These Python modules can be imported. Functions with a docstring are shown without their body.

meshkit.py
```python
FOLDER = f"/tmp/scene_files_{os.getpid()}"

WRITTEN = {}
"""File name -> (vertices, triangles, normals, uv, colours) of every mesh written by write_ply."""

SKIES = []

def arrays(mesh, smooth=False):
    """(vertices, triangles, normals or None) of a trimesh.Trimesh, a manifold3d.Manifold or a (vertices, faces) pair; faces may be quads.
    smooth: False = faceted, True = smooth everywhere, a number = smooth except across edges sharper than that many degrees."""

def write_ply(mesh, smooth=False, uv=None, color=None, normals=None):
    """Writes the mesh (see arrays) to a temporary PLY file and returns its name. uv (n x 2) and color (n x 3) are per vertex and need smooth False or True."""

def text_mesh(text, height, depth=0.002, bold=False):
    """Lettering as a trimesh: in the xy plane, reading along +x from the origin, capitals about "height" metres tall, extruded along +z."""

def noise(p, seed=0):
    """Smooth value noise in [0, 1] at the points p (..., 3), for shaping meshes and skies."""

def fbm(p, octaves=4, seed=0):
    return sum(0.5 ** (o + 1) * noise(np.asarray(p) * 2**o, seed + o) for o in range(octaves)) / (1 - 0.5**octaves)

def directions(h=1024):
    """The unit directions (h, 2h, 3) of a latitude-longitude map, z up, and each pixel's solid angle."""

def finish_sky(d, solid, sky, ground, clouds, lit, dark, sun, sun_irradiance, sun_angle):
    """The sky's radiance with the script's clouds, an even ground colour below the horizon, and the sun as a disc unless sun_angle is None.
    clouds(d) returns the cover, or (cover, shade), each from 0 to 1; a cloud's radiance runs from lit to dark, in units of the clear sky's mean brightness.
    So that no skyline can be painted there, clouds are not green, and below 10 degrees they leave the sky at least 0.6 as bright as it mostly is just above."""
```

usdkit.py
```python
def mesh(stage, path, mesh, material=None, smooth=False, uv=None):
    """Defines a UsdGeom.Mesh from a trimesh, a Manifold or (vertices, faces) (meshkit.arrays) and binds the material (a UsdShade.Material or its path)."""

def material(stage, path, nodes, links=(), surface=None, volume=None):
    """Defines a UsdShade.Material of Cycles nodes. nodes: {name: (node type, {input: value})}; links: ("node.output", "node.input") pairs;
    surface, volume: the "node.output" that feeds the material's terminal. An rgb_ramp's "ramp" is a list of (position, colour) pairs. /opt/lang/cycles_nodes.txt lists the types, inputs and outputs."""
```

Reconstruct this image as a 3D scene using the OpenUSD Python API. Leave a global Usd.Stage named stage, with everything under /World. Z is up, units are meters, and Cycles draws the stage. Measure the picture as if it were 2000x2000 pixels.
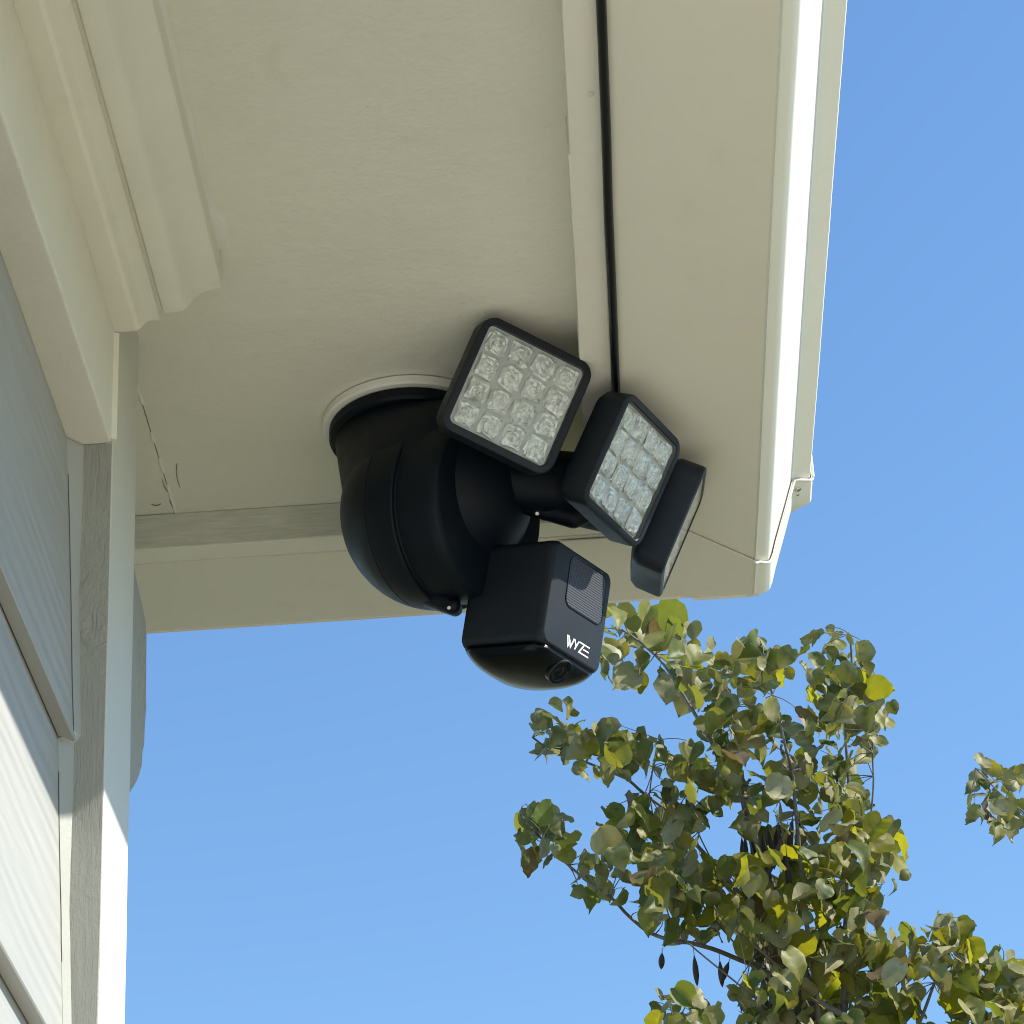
import math, random
import numpy as np, trimesh, usdkit, meshkit
import manifold3d as m3
from shapely.geometry import Polygon, LineString, box as sbox
from shapely.ops import unary_union
from pxr import Usd, UsdGeom, UsdLux, UsdShade, Gf, Sdf

stage = Usd.Stage.CreateInMemory()
UsdGeom.SetStageUpAxis(stage, UsdGeom.Tokens.z)
UsdGeom.SetStageMetersPerUnit(stage, 1.0)
UsdGeom.Xform.Define(stage, '/World')
UsdGeom.Scope.Define(stage, '/World/Looks')
rng = np.random.default_rng(7)
random.seed(7)

# ---------------------------------------------------------------- camera
F = 5600.0                                   # focal length in pixels of a 2000 px wide picture
CAM = np.array([0.0, 0.0, 1.6])
_Y = np.array([325, 3220.0, F]); _Y /= np.linalg.norm(_Y)
_X = np.array([1, -0.0668, 0.0]); _X[2] = -(_X[0] * _Y[0] + _X[1] * _Y[1]) / _Y[2]; _X /= np.linalg.norm(_X)
R = np.array([_X, _Y, np.cross(_X, _Y)])     # world = R @ (right, down, forward)
cam = UsdGeom.Camera.Define(stage, '/World/camera')
right, down, fwd = R[:, 0], R[:, 1], R[:, 2]
cam.AddTransformOp().Set(Gf.Matrix4d(*map(float, [*right, 0, *(-down), 0, *(-fwd), 0, *CAM, 1])))
cam.CreateHorizontalApertureAttr(36.0); cam.CreateVerticalApertureAttr(36.0)
cam.CreateFocalLengthAttr(36.0 * F / 2000)
cam.CreateClippingRangeAttr(Gf.Vec2f(0.01, 2000))
cam.CreateExposureAttr(1.11)

# ---------------------------------------------------------------- sky and sun
SUN = np.array([1.0, -0.055, 0.803]); SUN /= np.linalg.norm(SUN)
EL = math.asin(SUN[2]); ROT = math.atan2(SUN[0], SUN[1])
dome = UsdLux.DomeLight.Define(stage, '/World/sky')
skymat = usdkit.material(stage, '/World/Looks/sky', {
    's': ('sky_texture', dict(sky_type='single_scattering', sun_disc=False, sun_elevation=EL, sun_rotation=ROT,
                              altitude=100.0, air_density=1.6, aerosol_density=0.1, ozone_density=9.0)),
    'b': ('background_shader', dict(strength=0.093))}, [('s.color', 'b.color')], surface='b.background')
UsdShade.MaterialBindingAPI.Apply(dome.GetPrim()).Bind(skymat)
dome.GetPrim().SetCustomDataByKey('kind', 'structure')
sun = UsdLux.DistantLight.Define(stage, '/World/sun')
sun.CreateNormalizeAttr(True); sun.CreateIntensityAttr(0.8); sun.CreateAngleAttr(0.5)
sun.CreateColorAttr(Gf.Vec3f(1.0, 0.95, 0.86))
zz = SUN; xx = np.cross([0, 0, 1.0], zz); xx /= np.linalg.norm(xx); yy = np.cross(zz, xx)
sun.AddTransformOp().Set(Gf.Matrix4d(*map(float, [*xx, 0, *yy, 0, *zz, 0, 4, 0, 6, 1])))

# ---------------------------------------------------------------- helpers
used = {}
def numbered(parent, name):
    k = (parent, name); n = used.get(k, 0); used[k] = n + 1
    return name if n == 0 else f'{name}_{n:03d}'
def path_of(p): return '/World' if p is None else str(p.GetPath())
def tag(p, label=None, cat=None, group=None, kind=None):
    for k, v in (('label', label), ('category', cat), ('group', group), ('kind', kind)):
        if v: p.SetCustomDataByKey(k, v)
    return p
def obj(name, mesh, m, parent=None, smooth=35, label=None, kind=None):
    """One Mesh prim; vertices are given in the frame of its parent."""
    pp = path_of(parent)
    g = usdkit.mesh(stage, f'{pp}/{numbered(pp, name)}', mesh, m, smooth=smooth)
    return tag(g.GetPrim(), label, kind=kind)
BASE = {}
def thing(name, label, cat, loc):
    x = UsdGeom.Xform.Define(stage, '/World/' + numbered('/World', name)); x.AddTranslateOp().Set(Gf.Vec3d(*map(float, loc)))
    BASE[str(x.GetPath())] = np.array(loc, float)
    return tag(x.GetPrim(), label, cat)
def rel(mesh, t):
    """A mesh in world coordinates moved into the frame of the thing t."""
    v, f, _ = meshkit.arrays(mesh)
    return (np.asarray(v) - BASE[str(t.GetPath())], f)
def place(prim, e1, e2, e3, origin):
    UsdGeom.Xformable(prim).AddTransformOp().Set(Gf.Matrix4d(*map(float, [*e1, 0, *e2, 0, *e3, 0, *origin, 1])))
def at(px, py, depth): return CAM + depth * (R @ np.array([(px - 1000) / F, (py - 1000) / F, 1.0]))
def on_plane(px, py, axis, val):
    d = R @ np.array([(px - 1000) / F, (py - 1000) / F, 1.0]); return CAM + d * (val - CAM[axis]) / d[axis]
def unit(v): v = np.asarray(v, float); return v / np.linalg.norm(v)

def loft(sections, cap0=True, cap1=True):
    """Closed sections with equal point counts joined by quads; caps are fans."""
    S = [np.asarray(s, float) for s in sections]; n = len(S[0]); V = np.vstack(S); m = len(S)
    i = np.arange(n); j = (i + 1) % n; Fc = []
    for k in range(m - 1):
        a = k * n; b = a + n
        Fc.append(np.column_stack([a + i, a + j, b + j])); Fc.append(np.column_stack([a + i, b + j, b + i]))
    for on, k, flip in ((cap0, 0, True), (cap1, m - 1, False)):
        if on:
            V = np.vstack([V, S[k].mean(0)]); c = np.full(n, len(V) - 1); a = k * n
            Fc.append(np.column_stack([c, a + j, a + i] if flip else [c, a + i, a + j]))
    Fc = np.vstack(Fc)
    A, B, C = V[Fc[:, 0]], V[Fc[:, 1]], V[Fc[:, 2]]
    if np.einsum('ij,ij->i', A - V.mean(0), np.cross(B - V.mean(0), C - V.mean(0))).sum() < 0: Fc = Fc[:, ::-1]
    return trimesh.Trimesh(V, Fc, process=False)
def rr(w, h, r, n=6):
    P = []
    for cx, cy, a0 in ((w/2 - r, h/2 - r, 0), (-w/2 + r, h/2 - r, 90), (-w/2 + r, -h/2 + r, 180), (w/2 - r, -h/2 + r, 270)):
        for k in range(n + 1):
            a = math.radians(a0 + 90 * k / n); P.append((cx + r * math.cos(a), cy + r * math.sin(a)))
    return np.array(P)
def sect(P2, z): return np.column_stack([P2, np.full(len(P2), z)])
def tube(pts, rad, sides=8, ell=1.0):
    pts = np.asarray(pts, float); rad = np.broadcast_to(rad, len(pts)); S = []
    T = np.gradient(pts, axis=0); up = np.array([0.3, 0.2, 0.93])
    for p, t, r in zip(pts, T, rad):
        t = unit(t); a = np.cross(t, up)
        if np.linalg.norm(a) < 1e-3: a = np.cross(t, [1.0, 0, 0])
        a = unit(a); b = np.cross(t, a); ang = np.linspace(0, 2 * np.pi, sides, endpoint=False)
        S.append(p + r * (np.cos(ang)[:, None] * a + ell * np.sin(ang)[:, None] * b))
    return loft(S)
def spline(pts, n):
    pts = np.asarray(pts, float)
    from scipy.interpolate import CubicSpline, PchipInterpolator
    t = np.r_[0, np.cumsum(np.linalg.norm(np.diff(pts, axis=0), axis=1))]
    return PchipInterpolator(t, pts)(np.linspace(0, t[-1], n)) if len(pts) > 2 else np.linspace(pts[0], pts[-1], n)
def lathe(profile, axis, origin, n=64):
    axis = unit(axis); a = unit(np.cross(axis, [0.1, 0.3, 0.95])); b = np.cross(axis, a)
    ang = np.linspace(0, 2 * np.pi, n, endpoint=False)
    ring = np.cos(ang)[:, None] * a + np.sin(ang)[:, None] * b
    return loft([np.asarray(origin) + axis * x + ring * r for x, r in profile])
def board(p2, axis, a, b, step=0.05, amp=0.0, seed=0):
    """A board: section p2 (in the two other axes, in xyz order) run from a to b along the axis, its edges very slightly uneven."""
    p2 = np.asarray(p2, float); n = max(1, int(abs(b - a) / step)) if amp else 1; S = []
    T = np.linspace(a, b, n + 1); Q = np.repeat(p2[None], n + 1, 0)
    if amp:
        for i in range(len(p2)):
            for c in range(2):
                Q[:, i, c] += amp * 2 * (meshkit.fbm(np.column_stack([T * 14 + i // 3 * 7.3, np.full(n + 1, c * 3.1 + 0.5), np.full(n + 1, seed + 0.5)]), 4, seed) - 0.5)
    return loft([np.insert(q, axis, t, axis=1) for q, t in zip(Q, T)])
def rect(x0, x1, y0, y1, r=0.0012):
    return rr(x1 - x0, y1 - y0, r, 2) + [(x0 + x1) / 2, (y0 + y1) / 2]
def densify(p, step=0.012):
    """points along the edges of a section so that caps of non-convex sections stay clean"""
    return np.asarray(p, float)
def prism(poly2, axis, a, b):
    """a closed polygon (possibly non-convex) extruded along the axis from a to b"""
    P = Polygon(poly2)
    v, f = trimesh.creation.triangulate_polygon(P, engine='earcut')
    V0 = np.insert(v, axis, a, axis=1); V1 = np.insert(v, axis, b, axis=1)
    ring = np.asarray(P.exterior.coords)[:-1]; n = len(ring)
    R0 = np.insert(ring, axis, a, axis=1); R1 = np.insert(ring, axis, b, axis=1)
    m = len(v); V = np.vstack([V0, V1, R0, R1]); Fc = [list(t) for t in f[:, ::-1]] + [list(t + m) for t in f]
    for i in range(n):
        j = (i + 1) % n; Fc += [[2*m + i, 2*m + j, 2*m + n + j], [2*m + i, 2*m + n + j, 2*m + n + i]]
    t = trimesh.Trimesh(V, np.array(Fc), process=False); t.merge_vertices(); t.fix_normals()
    return t
def to_tri(man):
    m = man.to_mesh(); return trimesh.Trimesh(m.vert_properties[:, :3], m.tri_verts, process=False)
def hull_spheres(items, seg=20):
    return to_tri(m3.Manifold.batch_hull([m3.Manifold.sphere(r, seg).translate(tuple(map(float, p))) for p, r in items]))

# ---------------------------------------------------------------- materials
def L(n): return '/World/Looks/' + n
def paint(name, col, grain=0.0, rough=0.5, mott=0.06, fine=0.25, dirt=0.0, spec=0.35):
    c = np.array(col)
    nodes = {'g': ('geometry', {}),
        'n1': ('noise_texture', dict(scale=9.0, detail=5.0, roughness=0.6)),
        'mr': ('rgb_ramp', dict(ramp=[(0.3, tuple(c * (1 - mott))), (0.7, tuple(np.minimum(c * (1 + mott * 0.5), .9)))])),
        'n2': ('noise_texture', dict(scale=420.0, detail=3.0, roughness=0.6)),
        'n3': ('noise_texture', dict(scale=55.0, detail=4.0, roughness=0.6)),
        'ad': ('math', dict(math_type='multiply_add', value2=3.5)),
        'bu': ('bump', dict(strength=fine, distance=0.0006)),
        'p': ('principled_bsdf', dict(roughness=rough, specular_ior_level=spec))}
    links = [('g.position', 'n1.vector'), ('g.position', 'n2.vector'), ('g.position', 'n3.vector'), ('n1.fac', 'mr.fac'),
             ('n3.fac', 'ad.value1'), ('n2.fac', 'ad.value3'), ('ad.value', 'bu.height'), ('bu.normal', 'p.normal')]
    out = 'mr.color'
    if dirt:
        nodes['n4'] = ('noise_texture', dict(scale=23.0, detail=8.0, roughness=0.7))
        nodes['dr'] = ('rgb_ramp', dict(ramp=[(0.60, (0, 0, 0)), (0.78, (dirt, dirt, dirt))]))
        nodes['dm'] = ('mix_color', dict(b=tuple(c * [0.55, 0.52, 0.46])))
        links += [('g.position', 'n4.vector'), ('n4.fac', 'dr.fac'), ('dr.color', 'dm.fac'), ('mr.color', 'dm.a')]; out = 'dm.result'
    links.append((out, 'p.base_color'))
    return usdkit.material(stage, L(name), nodes, links, surface='p.BSDF')
CREAM = (0.765, 0.74, 0.64)
M = {}
M['soffit'] = usdkit.material(stage, L('soffit_paint'), {
    'g': ('geometry', {}), 'a': ('noise_texture', dict(scale=2.6, detail=6.0, roughness=0.62)), 'ra': ('rgb_ramp', dict(ramp=[(0.32, (0.70, 0.68, 0.585)), (0.66, (0.785, 0.76, 0.66))])),
    'b': ('noise_texture', dict(scale=17.0, detail=6.0, roughness=0.7, distortion=0.8)), 'rb': ('rgb_ramp', dict(ramp=[(0.60, (0, 0, 0)), (0.80, (0.30, 0.30, 0.30))])), 'mb': ('mix_color', dict(b=(0.58, 0.53, 0.43))),
    'v': ('voronoi_texture', dict(scale=26.0)), 'rv': ('rgb_ramp', dict(ramp=[(0.016, (0.5, 0.5, 0.5)), (0.034, (0, 0, 0))])), 'mv': ('mix_color', dict(b=(0.32, 0.28, 0.21))),
    'c': ('noise_texture', dict(scale=330.0, detail=3.0, roughness=0.6)), 'd': ('noise_texture', dict(scale=46.0, detail=4.0, roughness=0.6)), 'ad': ('math', dict(math_type='multiply_add', value2=3.2)),
    'bu': ('bump', dict(strength=0.5, distance=0.0008)), 'p': ('principled_bsdf', dict(roughness=0.5, specular_ior_level=0.35))},
    [('g.position', k + '.vector') for k in 'abvcd'] + [('a.fac', 'ra.fac'), ('b.fac', 'rb.fac'), ('ra.color', 'mb.a'), ('rb.color', 'mb.fac'), ('v.distance', 'rv.fac'), ('rv.color', 'mv.fac'), ('mb.result', 'mv.a'),
     ('mv.result', 'p.base_color'), ('d.fac', 'ad.value1'), ('c.fac', 'ad.value3'), ('ad.value', 'bu.height'), ('bu.normal', 'p.normal')], surface='p.BSDF')
M['trim'] = paint('trim_paint', (0.65, 0.65, 0.575), fine=0.4, mott=0.05, dirt=0.14)
M['eave_trim'] = paint('eave_trim_paint', (0.80, 0.775, 0.675), fine=0.4, mott=0.05, dirt=0.14)
M['metal'] = paint('gutter_enamel', (0.76, 0.735, 0.63), rough=0.5, fine=0.05, mott=0.03, dirt=0.16, spec=0.3)
M['caulk'] = paint('caulk', (0.78, 0.77, 0.70), rough=0.45, fine=0.3)
M['rough_wood'] = usdkit.material(stage, L('rough_sawn_paint'), {
    'g': ('geometry', {}), 'mp': ('mapping', dict(scale=(1, 1, 0.10))), 'mp2': ('mapping', dict(scale=(1, 1, 0.6))),
    'n': ('noise_texture', dict(scale=380.0, detail=6.0, roughness=0.7)), 'n2': ('noise_texture', dict(scale=210.0, detail=5.0, roughness=0.65, distortion=1.2)),
    'big': ('noise_texture', dict(scale=11.0, detail=2.0)), 'br': ('rgb_ramp', dict(ramp=[(0.42, (0, 0, 0)), (0.58, (1, 1, 1))])),
    'mx': ('mix_color', {}), 'bu': ('bump', dict(strength=0.9, distance=0.004)),
    'p': ('principled_bsdf', dict(base_color=(0.42, 0.42, 0.37), roughness=0.65, specular_ior_level=0.25))},
    [('g.position', 'mp.vector'), ('g.position', 'mp2.vector'), ('mp.vector', 'n.vector'), ('mp2.vector', 'n2.vector'), ('g.position', 'big.vector'),
     ('big.fac', 'br.fac'), ('br.color', 'mx.fac'), ('n.color', 'mx.a'), ('n2.color', 'mx.b'), ('mx.result', 'bu.height'), ('bu.normal', 'p.normal')], surface='p.BSDF')
M['fascia_face'] = usdkit.material(stage, L('weathered_fascia'), {
    'g': ('geometry', {}), 'mp': ('mapping', dict(scale=(0.12, 0.12, 1))),
    'n': ('noise_texture', dict(scale=330.0, detail=6.0, roughness=0.7)),
    'cr': ('rgb_ramp', dict(ramp=[(0.35, (0.56, 0.55, 0.47)), (0.7, (0.70, 0.69, 0.60))])),
    'bu': ('bump', dict(strength=0.55, distance=0.001)), 'p': ('principled_bsdf', dict(roughness=0.6, specular_ior_level=0.3))},
    [('g.position', 'mp.vector'), ('mp.vector', 'n.vector'), ('n.fac', 'cr.fac'), ('cr.color', 'p.base_color'), ('n.fac', 'bu.height'), ('bu.normal', 'p.normal')], surface='p.BSDF')
# embossed cedar grain of the fibre-cement siding
M['siding'] = usdkit.material(stage, L('siding_paint'), {
    'g': ('geometry', {}), 'sx': ('separate_xyz', {}), 'mp': ('mapping', dict(scale=(1, 0.22, 1.0))),
    'wp': ('noise_texture', dict(scale=11.0, detail=2.5, roughness=0.5)),
    'ph': ('math', dict(math_type='multiply_add', value2=34.0)), 'zf': ('math', dict(math_type='multiply', value2=500.0)),
    'si': ('math', dict(math_type='sine')), 'sm': ('math', dict(math_type='multiply', value2=0.5)),
    'mp2': ('mapping', dict(scale=(1, 0.05, 1))), 'n': ('noise_texture', dict(scale=170.0, detail=4.0, roughness=0.6)),
    'big': ('noise_texture', dict(scale=8.5, detail=2.0)), 'br': ('rgb_ramp', dict(ramp=[(0.42, (0.03, 0.03, 0.03)), (0.60, (1, 1, 1))])),
    'wm': ('math', dict(math_type='multiply')), 'ad': ('math', dict(math_type='multiply_add', value2=0.35)),
    'bu': ('bump', dict(strength=0.55, distance=0.0012)),
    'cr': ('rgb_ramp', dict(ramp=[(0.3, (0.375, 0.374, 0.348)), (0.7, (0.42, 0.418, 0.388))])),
    'p': ('principled_bsdf', dict(roughness=0.55, specular_ior_level=0.3))},
    [('g.position', 'sx.vector'), ('g.position', 'mp.vector'), ('mp.vector', 'wp.vector'), ('g.position', 'mp2.vector'), ('mp2.vector', 'n.vector'), ('mp.vector', 'big.vector'),
     ('sx.z', 'zf.value1'), ('wp.fac', 'ph.value1'), ('zf.value', 'ph.value3'), ('ph.value', 'si.value1'), ('si.value', 'sm.value1'), ('sm.value', 'wm.value1'),
     ('big.fac', 'br.fac'), ('br.color', 'wm.value2'), ('n.fac', 'ad.value1'), ('wm.value', 'ad.value3'),
     ('ad.value', 'bu.height'), ('bu.normal', 'p.normal'), ('n.fac', 'cr.fac'), ('cr.color', 'p.base_color')], surface='p.BSDF')
M['siding_caulk'] = paint('siding_caulk', (0.41, 0.42, 0.385), rough=0.5, fine=0.35)
def plastic(name, col, rough, bump=0.0, spec=0.5):
    nodes = {'g': ('geometry', {}), 'n': ('noise_texture', dict(scale=1500.0, detail=2.0)), 'v': ('noise_texture', dict(scale=30.0, detail=3.0)),
             'rr': ('map_range', dict(from_min=0.3, from_max=0.7, to_min=rough * 0.85, to_max=rough * 1.2)),
             'bu': ('bump', dict(strength=bump, distance=0.0002)), 'p': ('principled_bsdf', dict(base_color=col, specular_ior_level=spec))}
    return usdkit.material(stage, L(name), nodes, [('g.position', 'n.vector'), ('g.position', 'v.vector'), ('v.fac', 'rr.value'), ('rr.result', 'p.roughness'),
                           ('n.fac', 'bu.height'), ('bu.normal', 'p.normal')], surface='p.BSDF')
M['black'] = plastic('black_plastic', (0.0022, 0.0054, 0.0105), 0.50, 0.35, 0.20)
M['black_matt'] = plastic('black_textured_plastic', (0.0075, 0.0115, 0.0175), 0.52, 0.35, 0.33)
M['gloss'] = plastic('gloss_black', (0.002, 0.0035, 0.0055), 0.22, 0.0, 0.2)
M['rubber'] = plastic('cable_rubber', (0.003, 0.004, 0.009), 0.33, 0.1, 0.35)
M['steel'] = usdkit.material(stage, L('screw_steel'), {'p': ('principled_bsdf', dict(base_color=(0.55, 0.55, 0.53), metallic=1.0, roughness=0.3))}, surface='p.BSDF')
M['white_print'] = usdkit.material(stage, L('white_print'), {'p': ('principled_bsdf', dict(base_color=(0.82, 0.82, 0.82), roughness=0.5))}, surface='p.BSDF')
M['reflector'] = usdkit.material(stage, L('lamp_reflector'), {
    'p': ('principled_bsdf', dict(base_color=(0.56, 0.58, 0.60), metallic=0.25, roughness=0.35))}, surface='p.BSDF')
M['led'] = usdkit.material(stage, L('lamp_lens_plastic'), {
    't': ('texture_coordinate', {}), 'mp': ('mapping', dict(scale=(1, 0.25, 1))), 'n': ('noise_texture', dict(scale=420.0, detail=3.0, roughness=0.65)),
    'cr': ('rgb_ramp', dict(ramp=[(0.32, (0.50, 0.51, 0.52)), (0.50, (0.76, 0.78, 0.795)), (0.64, (0.88, 0.895, 0.91))])),
    'bu': ('bump', dict(strength=0.55, distance=0.0008)),
    'p': ('principled_bsdf', dict(metallic=0.35, roughness=0.24, specular_ior_level=0.6))},
    [('t.object', 'mp.vector'), ('mp.vector', 'n.vector'), ('n.fac', 'cr.fac'), ('cr.color', 'p.base_color'), ('n.fac', 'bu.height'), ('bu.normal', 'p.normal')], surface='p.BSDF')
M['glass'] = usdkit.material(stage, L('lamp_cover_glass'), {
    'lw': ('layer_weight', dict(blend=0.5)), 'pw': ('math', dict(math_type='power', value2=4.0)), 'fa': ('math', dict(math_type='multiply_add', value2=0.7, value3=0.04)),
    'tr': ('transparent_bsdf', dict(color=(0.95, 0.96, 0.95))), 'gl': ('glossy_bsdf', dict(roughness=0.08, color=(1, 1, 1))), 'mx': ('mix_closure', {})},
    [('lw.facing', 'pw.value1'), ('pw.value', 'fa.value1'), ('fa.value', 'mx.fac'), ('tr.BSDF', 'mx.closure1'), ('gl.BSDF', 'mx.closure2')], surface='mx.closure')
M['grille'] = usdkit.material(stage, L('speaker_mesh'), {
    't': ('texture_coordinate', {}), 'wx': ('wave_texture', dict(bands_direction='x', scale=210.0)), 'wy': ('wave_texture', dict(bands_direction='y', scale=210.0)),
    'mx': ('math', dict(math_type='maximum')), 'cr': ('rgb_ramp', dict(ramp=[(0.55, (0.006, 0.008, 0.011)), (0.85, (0.05, 0.055, 0.07))])),
    'bu': ('bump', dict(strength=0.6, distance=0.0005)), 'p': ('principled_bsdf', dict(roughness=0.5))},
    [('t.object', 'wx.vector'), ('t.object', 'wy.vector'), ('wx.fac', 'mx.value1'), ('wy.fac', 'mx.value2'), ('mx.value', 'cr.fac'), ('cr.color', 'p.base_color'),
     ('mx.value', 'bu.height'), ('bu.normal', 'p.normal')], surface='p.BSDF')
M['crack'] = usdkit.material(stage, L('dark_gap'), {'p': ('principled_bsdf', dict(base_color=(0.11, 0.09, 0.065), roughness=0.9))}, surface='p.BSDF')
M['ground'] = usdkit.material(stage, L('pale_concrete'), {
    'g': ('geometry', {}), 'n': ('noise_texture', dict(scale=1.3, detail=8.0, roughness=0.65)),
    'cr': ('rgb_ramp', dict(ramp=[(0.3, (0.55, 0.485, 0.375)), (0.7, (0.62, 0.55, 0.44))])), 'p': ('principled_bsdf', dict(roughness=0.9))},
    [('g.position', 'n.vector'), ('n.fac', 'cr.fac'), ('cr.color', 'p.base_color')], surface='p.BSDF')
M['lawn'] = usdkit.material(stage, L('dry_grass'), {
    'g': ('geometry', {}), 'n': ('noise_texture', dict(scale=2.3, detail=8.0, roughness=0.7)),
    'cr': ('rgb_ramp', dict(ramp=[(0.3, (0.08, 0.08, 0.034)), (0.7, (0.14, 0.13, 0.062))])), 'p': ('principled_bsdf', dict(roughness=0.95))},
    [('g.position', 'n.vector'), ('n.fac', 'cr.fac'), ('cr.color', 'p.base_color')], surface='p.BSDF')
M['shingle'] = usdkit.material(stage, L('roof_shingle'), {
    'g': ('geometry', {}), 'n': ('noise_texture', dict(scale=60.0, detail=6.0)), 'cr': ('rgb_ramp', dict(ramp=[(0.3, (0.06, 0.055, 0.05)), (0.7, (0.13, 0.12, 0.11))])),
    'p': ('principled_bsdf', dict(roughness=0.95))}, [('g.position', 'n.vector'), ('n.fac', 'cr.fac'), ('cr.color', 'p.base_color')], surface='p.BSDF')
M['bark'] = usdkit.material(stage, L('grey_bark'), {
    'g': ('geometry', {}), 'n': ('noise_texture', dict(scale=40.0, detail=6.0, roughness=0.7)), 'cr': ('rgb_ramp', dict(ramp=[(0.3, (0.10, 0.085, 0.075)), (0.7, (0.27, 0.24, 0.215))])),
    'bu': ('bump', dict(strength=0.5, distance=0.003)), 'p': ('principled_bsdf', dict(roughness=0.8))},
    [('g.position', 'n.vector'), ('n.fac', 'cr.fac'), ('cr.color', 'p.base_color'), ('n.fac', 'bu.height'), ('bu.normal', 'p.normal')], surface='p.BSDF')
M['pod'] = usdkit.material(stage, L('seed_pod'), {'p': ('principled_bsdf', dict(base_color=(0.035, 0.028, 0.022), roughness=0.6))}, surface='p.BSDF')
def leaf_mat(name, a, b, trans, tw=0.35):
    return usdkit.material(stage, L(name), {
        'g': ('geometry', {}), 'n': ('noise_texture', dict(scale=30.0, detail=4.0, roughness=0.6)), 'cr': ('rgb_ramp', dict(ramp=[(0.33, a), (0.67, b)])),
        'bu': ('bump', dict(strength=0.25, distance=0.003)),
        'p': ('principled_bsdf', dict(roughness=0.5, specular_ior_level=0.28)), 'tl': ('translucent_bsdf', dict(color=trans)), 'mx': ('mix_closure', dict(fac=tw))},
        [('g.position', 'n.vector'), ('n.fac', 'cr.fac'), ('cr.color', 'p.base_color'), ('n.fac', 'bu.height'), ('bu.normal', 'p.normal'), ('bu.normal', 'tl.normal'),
         ('p.BSDF', 'mx.closure1'), ('tl.BSDF', 'mx.closure2')], surface='mx.closure')
LEAF = [leaf_mat('leaf_olive', (0.185, 0.185, 0.043), (0.30, 0.285, 0.09), (0.38, 0.38, 0.03), 0.3),
        leaf_mat('leaf_green', (0.09, 0.122, 0.028), (0.15, 0.178, 0.05), (0.32, 0.36, 0.03), 0.3),
        leaf_mat('leaf_dusty', (0.34, 0.31, 0.155), (0.47, 0.435, 0.255), (0.28, 0.26, 0.07), 0.22),
        leaf_mat('leaf_yellowing', (0.18, 0.17, 0.03), (0.27, 0.25, 0.045), (0.46, 0.44, 0.015), 0.5),
        leaf_mat('leaf_browning', (0.17, 0.12, 0.06), (0.22, 0.17, 0.09), (0.25, 0.16, 0.04), 0.3)]

# ---------------------------------------------------------------- the setting
ZG, ZS = 2.4974, 2.5225                        # gutter bottom, soffit
lawn = obj('lawn', (np.array([[-250, -250, 0], [250, -250, 0], [250, 250, 0], [-250, 250, 0.0]]), np.array([[0, 1, 2, 3]])), M['lawn'], smooth=False, kind='structure')
patio = obj('patio', prism([(-0.2, -9.0), (4.5, -9.0), (4.5, 0.75), (-0.2, 0.75)], 2, 0.004, 0.05), M['ground'], smooth=False, kind='structure')

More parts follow.
